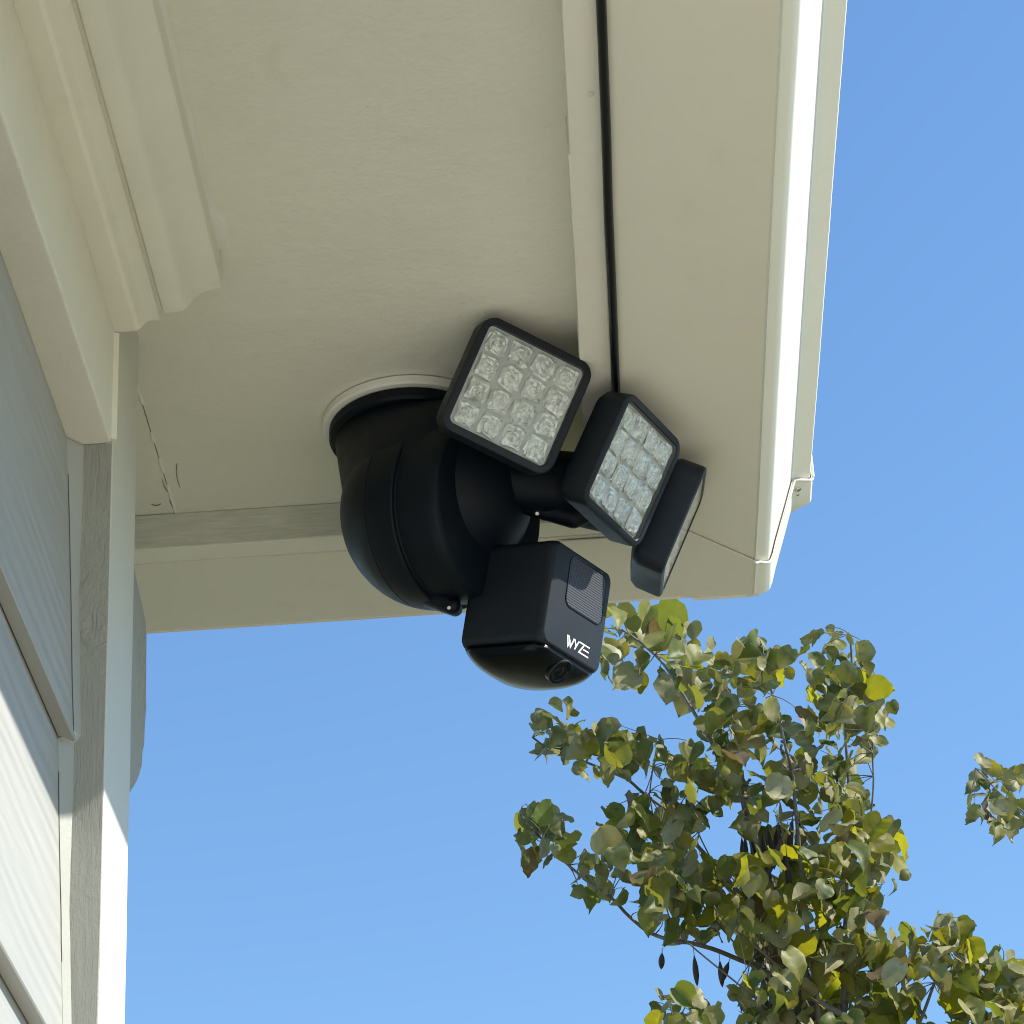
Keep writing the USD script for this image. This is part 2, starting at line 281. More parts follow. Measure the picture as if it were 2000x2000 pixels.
# ---------------------------------------------------------------- the house
house = thing('house', 'corner of a cream painted house with lap siding, crown moulding and a flat soffit', 'house', (-0.25, 1.3, 0))
NEAR = -4.0
def hp(name, mesh, m, smooth=35, label=None, parent=house): return obj(name, rel(mesh, house), m, parent, smooth, label)
wall_core = prism([(-5, NEAR), (-0.2745, NEAR), (-0.2745, 1.345), (-5, 1.345)], 2, 0.02, 2.62)
wall = hp('wall', wall_core, M['siding'], False)
def hs(name, mesh, m, smooth=35, parent=wall): return obj(name, rel(mesh, house), m, parent, smooth)
k = 0
z0 = 2.233
zb = [z0 - 0.1675 * i for i in range(0, 14)]
for i, z in enumerate(zb):
    top = min(z + 0.19, ZS - 0.003)
    xt = -0.2553 - 0.0080 * (top - z) / 0.1675
    sec = [(-0.2627, z), (-0.2553 - 0.0006, z), (-0.2553, z + 0.0008), (xt, top), (xt - 0.0074, top)]
    hs('siding_board', prism(sec, 1, NEAR, 1.2984), M['siding'])
# caulk bead in the corner between siding and corner board
S = []
for t in np.linspace(2.0, 2.4085, 110):
    f = (t - zb[0]) / 0.1675 if t > zb[0] else (t - zb[1]) % 0.1675 / 0.1675
    xs_ = -0.2553 - 0.0080 * f
    w = 0.0095 * (0.85 + 0.6 * (meshkit.fbm(np.array([[t * 22, .3, .7]]), 3)[0] - .5))
    xo = max(xs_ + 0.0030, -0.2560) + 0.0012 * (meshkit.fbm(np.array([[t * 30, 4.3, .7]]), 3)[0] - .5)
    S.append(np.array([(xs_ - 0.004, 1.2985, t), (xo, 1.2985, t), (xs_ * .55 + xo * .45, 1.2985 - w * 0.55, t), (xs_ + 0.0003, 1.2985 - w, t), (xs_ - 0.004, 1.2985 - w, t)]))
bead = hp('caulk_bead', loft(S), M['siding_caulk'])
L_ = np.array([s_[3] for s_ in S]) + [0.0001, -0.0003, 0]
L_[:, 1] += 0.0012 * (meshkit.fbm(np.column_stack([L_[:, 2] * 60, np.full(len(L_), .4), np.full(len(L_), .2)]), 3, 8) - .5)
for a_, b_ in ((4, 22), (30, 58), (62, 104)): obj('crack', rel(tube(L_[a_:b_], 0.0002, 5), house), M['crack'], bead, False)
# corner boards: the one we see (face +X, rough edge towards the camera) and the one round the corner
cb = hp('corner_board', board(rect(-0.2604, -0.2402, 1.299, 1.371, 0.0014), 2, 0.0, ZS - 0.0005, 0.012, 0.0004, 3), M['trim'])
edge = board([(-0.2602, 1.2984), (-0.2410, 1.2984), (-0.2410, 1.3000), (-0.2602, 1.3000)], 2, 0.0, 2.4085, 0.012, 0.0005, 5)
obj('board_edge', rel(edge, house), M['rough_wood'], cb, 35)
hp('corner_board', board(rect(-0.335, -0.2608, 1.351, 1.3705, 0.0014), 2, 0.0, ZS - 0.0005, 0.03, 0.0004, 9), M['trim'])
# moulded end of the band round the corner
prof = [(1.372, 2.402), (1.385, 2.398), (1.402, 2.386), (1.416, 2.383), (1.4375, 2.376), (1.442, 2.366), (1.4435, 2.335), (1.4460, 2.322), (1.4425, 2.312),
        (1.4405, 2.296), (1.4350, 2.288), (1.4335, 2.279), (1.4240, 2.268), (1.4130, 2.259), (1.400, 2.249), (1.385, 2.241), (1.372, 2.238)]
pc = np.array([1.395, 2.32]); pf = np.array(prof); S = []
dd = np.vstack([pf[i] + (pf[(i + 1) % len(pf)] - pf[i]) * t for i in range(len(pf)) for t in (0, .25, .5, .75)])
for x, sc in ((-0.46, 1.0), (-0.2475, 1.0), (-0.2455, 0.985), (-0.2445, 0.95), (-0.2450, 0.80), (-0.2440, 0.72), (-0.2446, 0.4)):
    q = pc + (dd - pc) * sc + 0.0016 * (meshkit.fbm(np.column_stack([dd * 160, np.full(len(dd), x * 200)]), 3, 4)[:, None] - .5)
    S.append(np.column_stack([np.full(len(q), x), q]))
hp('moulding_return', loft(S), M['rough_wood'], 40)
# frieze and crown along the top of the wall
fr = hp('frieze_board', board(rect(-0.2665, -0.2408, 2.409, ZS - 0.0004, 0.0022), 1, NEAR, 1.2982, 0.03, 0.0006, 12), M['eave_trim'])
S = []
for t in np.linspace(2.41, 2.478, 24):
    w = 0.0016 * (0.4 + 1.5 * meshkit.fbm(np.array([[t * 90, 2.3, 1.7]]), 3)[0])
    S.append(np.array([(-0.2412, 1.2972 - w, t), (-0.2390 + 0.0008, 1.2975 - w * .3, t), (-0.2388, 1.2990 + w * .3, t), (-0.2412, 1.2990 + w, t)]))
hp('caulk_bead', loft(S), M['eave_trim'])
crown = [(-0.2408, 2.4790), (-0.2318, 2.4786), (-0.2290, 2.4789), (-0.2267, 2.4801), (-0.2248, 2.4826), (-0.2234, 2.4843), (-0.2198, 2.4851), (-0.2163, 2.4850), (-0.2159, 2.4862),
         (-0.2164, 2.4908), (-0.2150, 2.4918), (-0.2138, 2.4896), (-0.2120, 2.4893), (-0.2088, 2.4893), (-0.2049, 2.4898), (-0.2030, 2.4906), (-0.2010, 2.4922), (-0.1990, 2.4950), (-0.1965, 2.4983), (-0.1935, 2.5006),
         (-0.1892, 2.5024), (-0.1850, 2.5031), (-0.1826, 2.5035), (-0.1820, 2.5044), (-0.1822, ZS - 0.0007), (-0.2408, ZS - 0.0007)]
hp('crown_moulding', prism(crown, 1, NEAR, 1.297), M['eave_trim'], 20)
S = []
for t in np.linspace(0.3, 1.285, 90):
    w = 0.0022 * (0.5 + 1.2 * meshkit.fbm(np.array([[t * 26, 6.3, 1.7]]), 3)[0]) + (0.004 if 1.262 < t < 1.283 else 0)
    S.append(np.array([(-0.1835, t, ZS - 0.0002), (-0.1822, t, ZS - 0.0027), (-0.1822 + w, t, ZS - 0.0008), (-0.1822 + w * 1.2, t, ZS + 0.0004)]))
hp('caulk_bead', loft(S), M['caulk'])
# soffit panels with the joint that runs from the corner to the far fascia
so = hp('soffit_panel', prism([(-0.2492, NEAR), (0.0134, NEAR), (0.0134, 1.5712), (-0.2492, 1.5712)], 2, ZS, ZS + 0.01), M['soffit'], False)
hp('soffit_panel', prism([(-5, 1.3715), (-0.2499, 1.3715), (-0.2499, 1.5712), (-5, 1.5712)], 2, ZS + 0.0004, ZS + 0.01), M['soffit'], False)
hp('soffit_backing', prism([(-5, NEAR), (0.0128, NEAR), (0.0128, 1.570), (-5, 1.570)], 2, ZS + 0.0104, ZS + 0.02), M['crack'], False)
for a, b in ((1.378, 1.440), (1.472, 1.484), (1.503, 1.520), (1.535, 1.57)):   # caulk left in the joint
    n = 14; S = []
    for t in np.linspace(a, b, n):
        w = 0.0016 * (0.7 + meshkit.fbm(np.array([[t * 90, .3, 3.7]]), 3)[0]) * (0.5 if t in (a, b) else 1)
        S.append(np.array([(-0.2497 - w, t, ZS + 0.0008), (-0.2497, t, ZS - 0.0006), (-0.2497 + w, t, ZS + 0.0002), (-0.2497, t, ZS + 0.004)]))
    hp('caulk_bead', loft(S), M['caulk'])
lrk = np.random.default_rng(4)
# split caulk near the joint: short open cracks
for pts in ([(317, 937), (320, 948), (324, 956), (329, 961), (333, 967)], [(331, 976), (334, 984), (337, 991)], [(346, 905), (345, 915), (347, 938), (352, 952)],
            [(296, 985), (306, 987), (314, 984)]):
    P = np.array([on_plane(x, y, 2, ZS - 0.0002) for x, y in pts])
    P[:, 1] = np.minimum(P[:, 1], 1.569)
    P = spline(P, 10); w = 0.00026 * np.sin(np.linspace(0.35, np.pi - 0.35, 10)) * lrk.uniform(.5, 1.2, 10)
    S = [np.array([p + [-a, 0, 0], p + [0, 0, -0.0004], p + [a, 0, 0], p + [0, 0, 0.0003]]) for p, a in zip(P, w)]
    obj('crack', rel(loft(S), house), M['crack'], so, False)
# fascia boards (the right one in two lengths that meet a little out of line)
FX0, FX1, FY0, FY1 = 0.0131, 0.0298, 1.5704, 1.5903
hp('fascia_board', board(rect(FX0, FX1, ZG + 0.0005, 2.61, 0.0012), 1, NEAR, 1.1905, 0.02, 0.0006, 21), M['eave_trim'])
hp('fascia_board', board(rect(FX0 - 0.0008, FX1, ZG + 0.0008, 2.61, 0.0012), 1, 1.1911, FY0 - 0.0004, 0.014, 0.0007, 22), M['eave_trim'])
ff = hp('fascia_board', board(rect(FY0 + 0.0012, FY1, ZG + 0.0005, 2.61, 0.0012), 0, -5, FX1, 0.05, 0.0005, 23), M['eave_trim'])
obj('fascia_face', rel(board([(FY0, ZG + 0.0012), (FY0 + 0.0022, ZG + 0.0012), (FY0 + 0.0022, ZS - 0.0004), (FY0, ZS - 0.0004)], 0, -5, FX0 - 0.0012, 0.03, 0.0003, 24), house), M['fascia_face'], ff)
# nail heads and filled dents on the fascia
for x, y in ((1154, 184),):
    p = on_plane(x, y, 2, ZG)
    s = trimesh.creation.icosphere(1, 0.0016); s.apply_scale([1, 1.5, 0.25]); s.apply_translation(p + [0, 0, -0.0001])
    hp('nail_head', s, M['trim'])
# roof: a hip above the eaves
E1 = np.array([0.075, 1.636, 2.62]); rise = 0.42
rf = np.array([[0.075, NEAR, 2.62], E1, [-5, 1.636, 2.62], [-5, -3.439, 2.62 + rise * 5.075], [-5, NEAR, 2.62 + rise * 5.075]])
rv = np.vstack([rf, rf + [0, 0, 0.03]])
roof_f = [[0, 1, 3], [0, 3, 4], [1, 2, 3]]
Fq = [t for t in roof_f] + [[a + 5, c + 5, b + 5] for a, b, c in roof_f]
for a, b in ((0, 1), (1, 2), (2, 3), (3, 4), (4, 0)): Fq += [[a, b, b + 5], [a, b + 5, a + 5]]
rt = trimesh.Trimesh(rv, np.array(Fq), process=False); rt.fix_normals()
hp('roof', rt, M['shingle'], False)

# ---------------------------------------------------------------- the rain gutter
gut = thing('rain_gutter', 'cream metal rain gutter running round the eaves corner with a riveted mitre strip', 'gutter', (0.03, 1.5905, ZG))
# section: d outwards from the fascia, z up (ogee front)
GP = np.array([(-0.0005, 2.606), (-0.0005, 2.4972), (0.0880, 2.4964), (0.0892, 2.4953), (0.0898, 2.4966), (0.0945, 2.4984), (0.0965, 2.4994), (0.0980, 2.5006), (0.0990, 2.5022), (0.1008, 2.5070), (0.1040, 2.5185), (0.1085, 2.5330), (0.1135, 2.5490),
               (0.1180, 2.5640), (0.1206, 2.5722), (0.1214, 2.5742), (0.1230, 2.5756), (0.1300, 2.5792), (0.1346, 2.5816), (0.1352, 2.5832), (0.1352, 2.6050), (0.1330, 2.6075), (0.1250, 2.6070)])
def offs(P, d):
    L_ = LineString(P)
    T = np.gradient(P, axis=0); T /= np.linalg.norm(T, axis=1)[:, None]
    return P + d * np.column_stack([T[:, 1], -T[:, 0]])
def run(P, th, sects):
    """sheet of section P laid through the given sections (kind, end): kind 0 beside the right eave (end gives Y of d), kind 1 beside the far eave (end gives X of d)"""
    Q = offs(P, -th); ring = np.vstack([P, Q[::-1]]); S = []; d = ring[:, 0]; m = len(ring); h = len(P); Fc = []
    for kind, e in sects:
        pos = np.array([e(x) for x in d]); wv = np.clip(d / 0.09, 0, 1) * 0.0016 * (meshkit.fbm(np.column_stack([pos * 9, np.full(m, .3), np.full(m, .9)]), 3, 5) - .5)
        S.append(np.column_stack([0.03 + d + wv, pos, ring[:, 1] + 0.6 * wv]) if kind == 0 else np.column_stack([pos, 1.5905 + d, ring[:, 1]]))
    for k in range(len(S) - 1):
        for i in range(m):
            j = (i + 1) % m; Fc += [[k*m + i, k*m + j, k*m + m + j], [k*m + i, k*m + m + j, k*m + m + i]]
    for o in (0, m * (len(S) - 1)):
        for i in range(h - 1):
            a0, a1, b0, b1 = o + i, o + i + 1, o + m - 1 - i, o + m - 2 - i
            Fc += [[a0, a1, b1], [a0, b1, b0]]
    t = trimesh.Trimesh(np.vstack(S), np.array(Fc), process=False); t.fix_normals(); return t
fold = lambda d: 0.0005 + 0.0035 * min(1, max(0, (d - 0.02) / 0.07)) + 0.011 * min(1, max(0, (d - 0.088) / 0.045))
mit0 = lambda d: 1.5905 + d - fold(d)
mit1 = lambda d: 0.03 + d - fold(d)
obj('trough', rel(run(GP, 0.0007, [(0, (lambda y: (lambda d: y))(y)) for y in [NEAR, *np.arange(0.7, 1.57, 0.03)]] + [(0, mit0)]), gut), M['metal'], gut, 22)
obj('trough', rel(run(GP, 0.0007, [(1, lambda d: -5.0), (1, mit1)]), gut), M['metal'], gut, 22)
SP = np.vstack([[0.0015, 2.4972], GP[2:]])      # the strip covers bottom and front and is folded over the corner
SPo = offs(SP, 0.0021)
obj('mitre_strip', rel(run(SPo, 0.0009, [(0, lambda d: 1.5905 + d - 0.046), (0, mit0), (1, mit1), (1, lambda d: 0.03 + d - 0.040)]), gut), M['metal'], gut, 22)
# sealant along the strip's edge and two rivets
def edge_line(kind, off, lo=1):
    P = offs(SP, 0.0022)[lo:-2]
    pts = [(0.03 + d, 1.5905 + d - off, z) for d, z in P]
    return tube(spline(pts, 80), 0.0009, 6)
obj('sealant', rel(edge_line(0, 0.046), gut), M['caulk'], gut)
for d, z, o in ((0.1262, 2.5775, 0.034), (0.1262, 2.5775, 0.026)):
    s = trimesh.creation.icosphere(2, 0.0028 if o > .03 else 0.0016); s.apply_translation([0.03 + d, 1.5905 + d - o, z - 0.0018]); obj('rivet', rel(s, gut), M['steel'], gut, True)

# ---------------------------------------------------------------- the floodlight with its camera
D0 = 1.738; S0 = D0 / F                          # metres per photograph pixel at the lamp
def W(x, y, z): return at(x, y, D0 + z * S0)     # a point seen at (x, y), z pixel-sized units behind the mounting plate
def V(v): return R @ np.asarray(v, float)
base = on_plane(800, 822, 2, ZS)
fl = thing('floodlight_camera', 'black security floodlight camera with three square lamp heads screwed under the soffit', 'security light', base)
def fp(name, mesh, m, smooth=35, parent=fl, label=None): return obj(name, rel(mesh, fl), m, parent, smooth, label)
UPN = np.array([0, 0, -1.0])
fp('foam_gasket', lathe([(0.0001, 0.0), (0.0004, 0.0520), (0.0012, 0.0531), (0.0050, 0.0531), (0.0063, 0.0518), (0.0066, 0.0)], UPN, base), M['caulk'])
fp('mounting_plate', lathe([(0.0062, 0.0), (0.0062, 0.0478), (0.0072, 0.0490), (0.0125, 0.0490), (0.0142, 0.0476), (0.0150, 0.0440), (0.0185, 0.0405), (0.026, 0.0385), (0.040, 0.0370), (0.060, 0.0350), (0.062, 0.0)], UPN, base), M['black'])
AX = unit(V((0.82, -0.087, -0.566)))
bc = W(858, 1000, -110); u = S0
Rb = 190
prof = [(-Rb, 0.0)] + [(-Rb * math.cos(t), Rb * math.sin(t)) for t in np.radians(np.arange(6, 78, 6))]
prof += [(-39, 185.5), (-37.5, 183.8), (-36, 186), (-20, 188.5), (0, 190), (18, 190), (26, 190), (29, 188), (30, 182), (33, 180.5), (37, 181), (60, 180), (95, 178), (110, 175), (118, 169), (121, 160), (121, 0)]
fp('housing', lathe([(x * u, r * u) for x, r in prof], AX, bc, 96), M['black'], 30)
disc = m3.Manifold.cylinder(0.004, 0.0440, 0.0455, 64).translate(tuple(map(float, base + [0, 0, -0.0190])))
fp('neck', to_tri(m3.Manifold.batch_hull([disc, m3.Manifold.sphere(183 * u, 96).translate(tuple(map(float, W(857, 962, -88))))])), M['black'], 30)
# screw lug under the body
fp('screw_lug', hull_spheres([(W(815, 1140, -150), 36 * u), (W(858, 1162, -160), 30 * u), (W(883, 1183, -205), 17 * u), (W(889, 1190, -190), 14 * u)]), M['black'], True)
def screw(p, n, r=0.0013):
    n = unit(n); fp('screw', lathe([(-0.001, 0), (-0.001, r), (0.0006, r), (0.0010, r * 0.7), (0.0010, r * 0.45), (0.0004, r * 0.3), (0.0004, 0)], n, p, 20), M['steel'], 20)
screw(W(877, 1187, -226), CAM - W(877, 1187, -226))

def frame_of(e1, e2):
    a = unit(e1); b = np.asarray(e2, float); b = unit(b - a * (a @ b)); return V(a), V(b), V(np.cross(a, b))
# camera unit: cube of about 60 mm with a domed glossy window underneath
ce1, ce2, ce3 = frame_of((111, 74, 149), (-30, 192, -73))
cs = u * 0.948 * 1.065
cw, ch, cd = 200 * cs, 205 * cs, 190 * cs
front_c = W(1130, 1186, -231)
cu = fp_cam = obj('camera_housing', loft([sect(rr(cw - 26*cs, ch - 26*cs, 14*cs), cd), sect(rr(cw - 6*cs, ch - 6*cs, 18*cs), cd - 6*cs), sect(rr(cw, ch, 20*cs), cd - 20*cs),
                                          sect(rr(cw, ch, 20*cs), 18*cs), sect(rr(cw - 3*cs, ch - 3*cs, 19*cs), 8*cs), sect(rr(cw - 10*cs, ch - 10*cs, 17*cs), 2.2*cs), sect(rr(cw - 18*cs, ch - 18*cs, 14*cs), 0)]), M['black_matt'], fl, 40)
place(cu, ce1, ce2, ce3, front_c - BASE[str(fl.GetPath())])
# window: superellipse dome on the underside (local +y is down)
S = []
for t in np.linspace(0, math.pi / 2 * 0.97, 10):
    q = rr(2, 2, 0.30 + 0.65 * min(1, t / 1.2)); w = math.cos(t) ** 0.62
    S.append(np.column_stack([q[:, 0] * (cw/2 - 3*cs) * w, np.full(len(q), ch/2 - 1*cs + 40 * cs * math.sin(t)), cd/2 + q[:, 1] * (cd/2 - 3*cs) * w]))
obj('window_dome', loft(S), M['gloss'], cu, True)
# lens seen in the dome's front
lc = np.array([-6 * cs, ch/2 + 25*cs, 17*cs]); ln = unit([0.0, 0.62, -0.78])
lp = lambda pr: lathe([(x*cs*.72, r*cs*.72) for x, r in pr], ln, lc, 40)
obj('camera_lens', lp([(-14, 0), (-14, 36), (2, 34), (5, 31), (5, 27), (1, 24), (-1, 16), (2, 13), (4, 8), (5, 0)]), M['gloss'], cu, 30)
obj('lens_ring', lp([(0, 36.5), (4, 36), (5.4, 34.4), (4.4, 33.2), (0, 33)]), M['black_matt'], cu, 30)
# speaker grille (recessed look: groove ring and mesh)
gx, gy = (117 - 100) * cs, (64 - 103) * cs
gw, gh = 122 * cs, 96 * cs
def ringmesh(wo, ho, ro, wi, hi, ri, z0_, z1_, cx, cy):
    off = [cx, cy]
    return loft([sect(rr(wi, hi, ri) + off, z1_), sect(rr(wi, hi, ri) + off, z0_), sect(rr(wo, ho, ro) + off, z0_), sect(rr(wo, ho, ro) + off, z1_), sect(rr(wi, hi, ri) + off, z1_)], False, False)
obj('grille_rim', ringmesh(gw + 5*cs, gh + 5*cs, 19*cs, gw, gh, 16*cs, -0.0004, 0.001, gx, gy), M['gloss'], cu, 30)
gr = obj('speaker_grille', loft([sect(rr(gw, gh, 16*cs), 0.001), sect(rr(gw, gh, 16*cs), -0.00012)]), M['grille'], cu, 30)
UsdGeom.Xformable(gr).AddTranslateOp().Set(Gf.Vec3d(gx, gy, 0))
# lettering
def strokes(lines, wd): return unary_union([LineString(l).buffer(wd, cap_style=2, join_style=2) for l in lines])
TX = [[(0.0, 1), (0.22, 0.0), (0.42, 0.62)], [(0.20, 1), (0.55, 0.0), (0.80, 0.62), (0.92, 1)], [(1.0, 1), (1.26, 0.40)], [(1.58, 1), (1.12, 0.0)],
      [(1.66, 1), (2.34, 1), (1.74, 0.0), (3.05, 0.0)], [(2.46, 1), (3.1, 1)], [(2.26, 0.5), (3.02, 0.5)]]
tp = strokes(TX, 0.072)
parts = []
for pg in getattr(tp, 'geoms', [tp]):
    m_ = trimesh.creation.extrude_polygon(pg, 1.0, engine='earcut'); parts.append(m_)
tm = trimesh.util.concatenate(parts)
tv = tm.vertices.copy()
tv = np.column_stack([(tv[:, 0] / 3.1 * 76 + (78 - 100)) * cs, ((1 - tv[:, 1]) * 19 + (165 - 103)) * cs, -0.0002 + 0.0004 * tv[:, 2]])
tm = trimesh.Trimesh(tv, tm.faces); tm.fix_normals()
obj('lettering', tm, M['white_print'], cu, False)

# three lamp heads
HS = u                                           # true size
OUT, LEN, DEP = 232 * HS, 200 * HS, 76 * HS
def lamp_head(center, e1, e2, seed):
    a, b, c = frame_of(e1, e2)
    q = lambda w_, r, z: sect(rr(w_, w_, r), z)
    h = obj('lamp_head', loft([q(LEN, 11*HS, 11*HS), q(LEN + 1*HS, 12*HS, 1.5*HS), q(LEN + 4*HS, 13*HS, 0), q(OUT - 9*HS, 27*HS, 0), q(OUT - 2*HS, 30*HS, 2.5*HS), q(OUT, 31*HS, 8*HS),
                               q(OUT - 2*HS, 31*HS, 52*HS), q(OUT - 16*HS, 30*HS, 66*HS), q(OUT - 60*HS, 28*HS, 76*HS), q(OUT - 120*HS, 20*HS, 80*HS)], True, True), M['black_matt'], fl, 35)
    place(h, a, b, c, center - BASE[str(fl.GetPath())])
    obj('reflector', loft([q(LEN - 1.5*HS, 10*HS, 10.8*HS), q(LEN - 2*HS, 10*HS, 9.6*HS)]), M['reflector'], h, 30)
    r2 = np.random.default_rng(seed); pit = 48.5 * HS
    for i in range(4):
        for j in range(4):
            cx, cy = (i - 1.5) * pit, (j - 1.5) * pit
            S = []
            for rad, z, rnd in ((21.5, 9.4, .45), (21, 6.6, .45), (18.5, 4.4, .6), (15.5, 5.6, .8), (13, 4.0, .9), (9.5, 3.0, .9), (6.5, 3.9, .9), (3, 2.6, .9)):
                p2 = rr(2, 2, rnd, 3) * rad * HS * (1 + 0.085 * r2.standard_normal((16, 1)))
                S.append(np.column_stack([p2 + [cx, cy], np.full(16, z * HS) + 0.6 * HS * r2.standard_normal(16)]))
            obj('led_lens', loft(S, False, True), M['led'], h, False)
    obj('cover_glass', loft([q(LEN - 0.6*HS, 11*HS, 2.0*HS), q(LEN - 0.6*HS, 11*HS, 1.3*HS)]), M['glass'], h, 30)
    return h, (a, b, c)
P1 = W(1012, 772, -330); P2 = W(1239, 921, -230); P3 = W(1335, 1042, 8)
lamp_head(P1, (185, 90, 48), (-82, 190, -40), 1)
lamp_head(P2, (100, 89, 157), (-82, 182, -51), 2)
lamp_head(P3, (0.022, 0.276, 0.961), (-88, 212, -20), 3)
# arms that carry the heads
fp('arm', hull_spheres([(W(930, 900, -150), 40*u), (W(985, 790, -250), 34*u), (W(995, 770, -262), 44*u)]), M['black'], True)
fp('arm', hull_spheres([(W(985, 935, -140), 62*u), (W(1072, 945, -160), 58*u), (W(1165, 930, -150), 44*u)]), M['black'], True)
fp('arm', hull_spheres([(W(1035, 985, -150), 22*u), (W(1120, 1010, -175), 22*u), (W(1175, 985, -165), 24*u)]), M['black'], True)
fp('arm', hull_spheres([(W(1000, 960, -90), 40*u), (W(1180, 1000, -60), 30*u), (W(1290, 1030, 0), 34*u)]), M['black'], True)
screw(W(1049, 1003, -176), CAM - W(1049, 1003, -176), 0.0014)

# ---------------------------------------------------------------- the supply cable
cab = thing('power_cable', 'thin black power cable running along the fascia joint to the floodlight', 'cable', on_plane(1200, 740, 2, ZG))
pts = [on_plane(x, y, 2, ZG - 0.0026) for x, y in ((1150, -420), (1162, -200), (1174, 0), (1179, 130), (1184, 260), (1188, 400), (1195, 560), (1199, 660), (1203, 760))]
pts = [np.array([0.032, NEAR + 0.05, ZG - 0.0026]), np.array([0.032, 0.2, ZG - 0.0026])] + pts
pts += [W(1206, 830, -20), W(1170, 900, -60), W(1080, 940, -80)]
obj('sheath', rel(tube(np.vstack([pts[:1], spline(pts[1:], 150)]), 0.0026, 12), cab), M['rubber'], cab, True)

# ---------------------------------------------------------------- the tree
TD = 6.0
tree = thing('redbud_tree', 'redbud tree with heart shaped green and yellowing leaves below the eaves corner', 'tree', (0.55, 5.75, 0))
def tpnt(px, py, dz=0.0): return at(px, py, TD + dz)
def tp_(name, mesh, m, smooth=35, **k): return obj(name, rel(mesh, tree), m, tree, smooth, **k)
fork = tpnt(1640, 2230, 0.15)
trunk_pts = [fork, fork + [0.02, 0.03, -0.5], fork + [-0.03, 0.05, -1.3], np.array([0.55, 5.75, 0.9]), np.array([0.55, 5.75, -0.05])]
tp_('trunk', tube(spline(trunk_pts, 24), np.linspace(0.034, 0.085, 24), 14), M['bark'], True)
BR = [  # pixel polyline from tip to root, depth offset at tip and at root, radius at tip and root (m)
    ([(1015, 1590), (1060, 1640), (1110, 1690), (1190, 1751), (1231, 1792), (1278, 1826), (1330, 1840), (1373, 1848), (1464, 1882), (1545, 1927), (1604, 1960), (1732, 2060), (1650, 2230)], -0.15, 0.15, 0.0022, 0.012),
    ([(1040, 1440), (1090, 1470), (1145, 1489), (1215, 1517), (1259, 1551), (1295, 1577), (1349, 1639), (1405, 1700), (1480, 1790), (1550, 1900), (1620, 2120)], 0.05, 0.15, 0.0022, 0.011),
    ([(1215, 1230), (1279, 1279), (1347, 1378), (1388, 1447), (1414, 1497), (1440, 1538), (1461, 1595), (1490, 1680), (1530, 1790), (1590, 1960), (1635, 2200)], 0.1, 0.15, 0.0024, 0.018),
    ([(1490, 1290), (1509, 1358), (1524, 1414), (1537, 1470), (1546, 1507), (1556, 1600), (1570, 1750), (1600, 1980)], -0.1, 0.1, 0.0022, 0.010),
    ([(1660, 1240), (1664, 1300), (1650, 1408), (1655, 1492), (1662, 1600), (1655, 1720), (1650, 1850), (1640, 2100)], 0.2, 0.2, 0.0022, 0.010),
    ([(1703, 1430), (1704, 1470), (1706, 1516), (1700, 1600), (1685, 1740), (1665, 1900)], 0.0, 0.2, 0.0016, 0.006),
    ([(1440, 1380), (1432, 1420), (1440, 1480), (1446, 1545)], 0.1, 0.12, 0.0015, 0.004),
    ([(1290, 1445), (1276, 1500), (1268, 1548)], 0.0, 0.06, 0.0014, 0.003),
    ([(1350, 1580), (1365, 1630), (1390, 1680)], 0.0, 0.1, 0.0014, 0.003),
    ([(1300, 1765), (1325, 1820), (1345, 1843)], -0.1, -0.05, 0.0015, 0.004),
    ([(1395, 1770), (1440, 1820), (1500, 1870), (1560, 1930)], -0.2, 0.1, 0.0016, 0.005),
    ([(1840, 1800), (1850, 1850), (1825, 1920), (1790, 2010), (1700, 2150)], 0.1, 0.2, 0.002, 0.010),
    ([(1960, 1880), (1930, 1930), (1880, 2010), (1720, 2200)], 0.3, 0.2, 0.002, 0.010),
    ([(1905, 1500), (1935, 1530), (1965, 1560), (2010, 1600), (2060, 1720), (2000, 1980), (1760, 2230)], 0.6, 0.2, 0.0018, 0.012),
    ([(1300, 1945), (1330, 1985), (1400, 2060), (1560, 2190)], -0.3, 0.1, 0.0018, 0.010)]
for pl, d0, d1, r0, r1 in BR:
    n = len(pl); P = np.array([tpnt(x, y, d0 + (d1 - d0) * (i / (n - 1)) ** 1.0 + 0.03 * math.sin(i * 1.7)) for i, (x, y) in enumerate(pl)])
    P = spline(np.vstack([P, fork + [0, 0, 0.10], fork + [0, 0, -0.12]]), 5 * n + 10); t = np.linspace(0, 1, len(P))
    tp_('branch', tube(P, r0 + (r1 - r0) * t ** 1.3, 7), M['bark'], True)

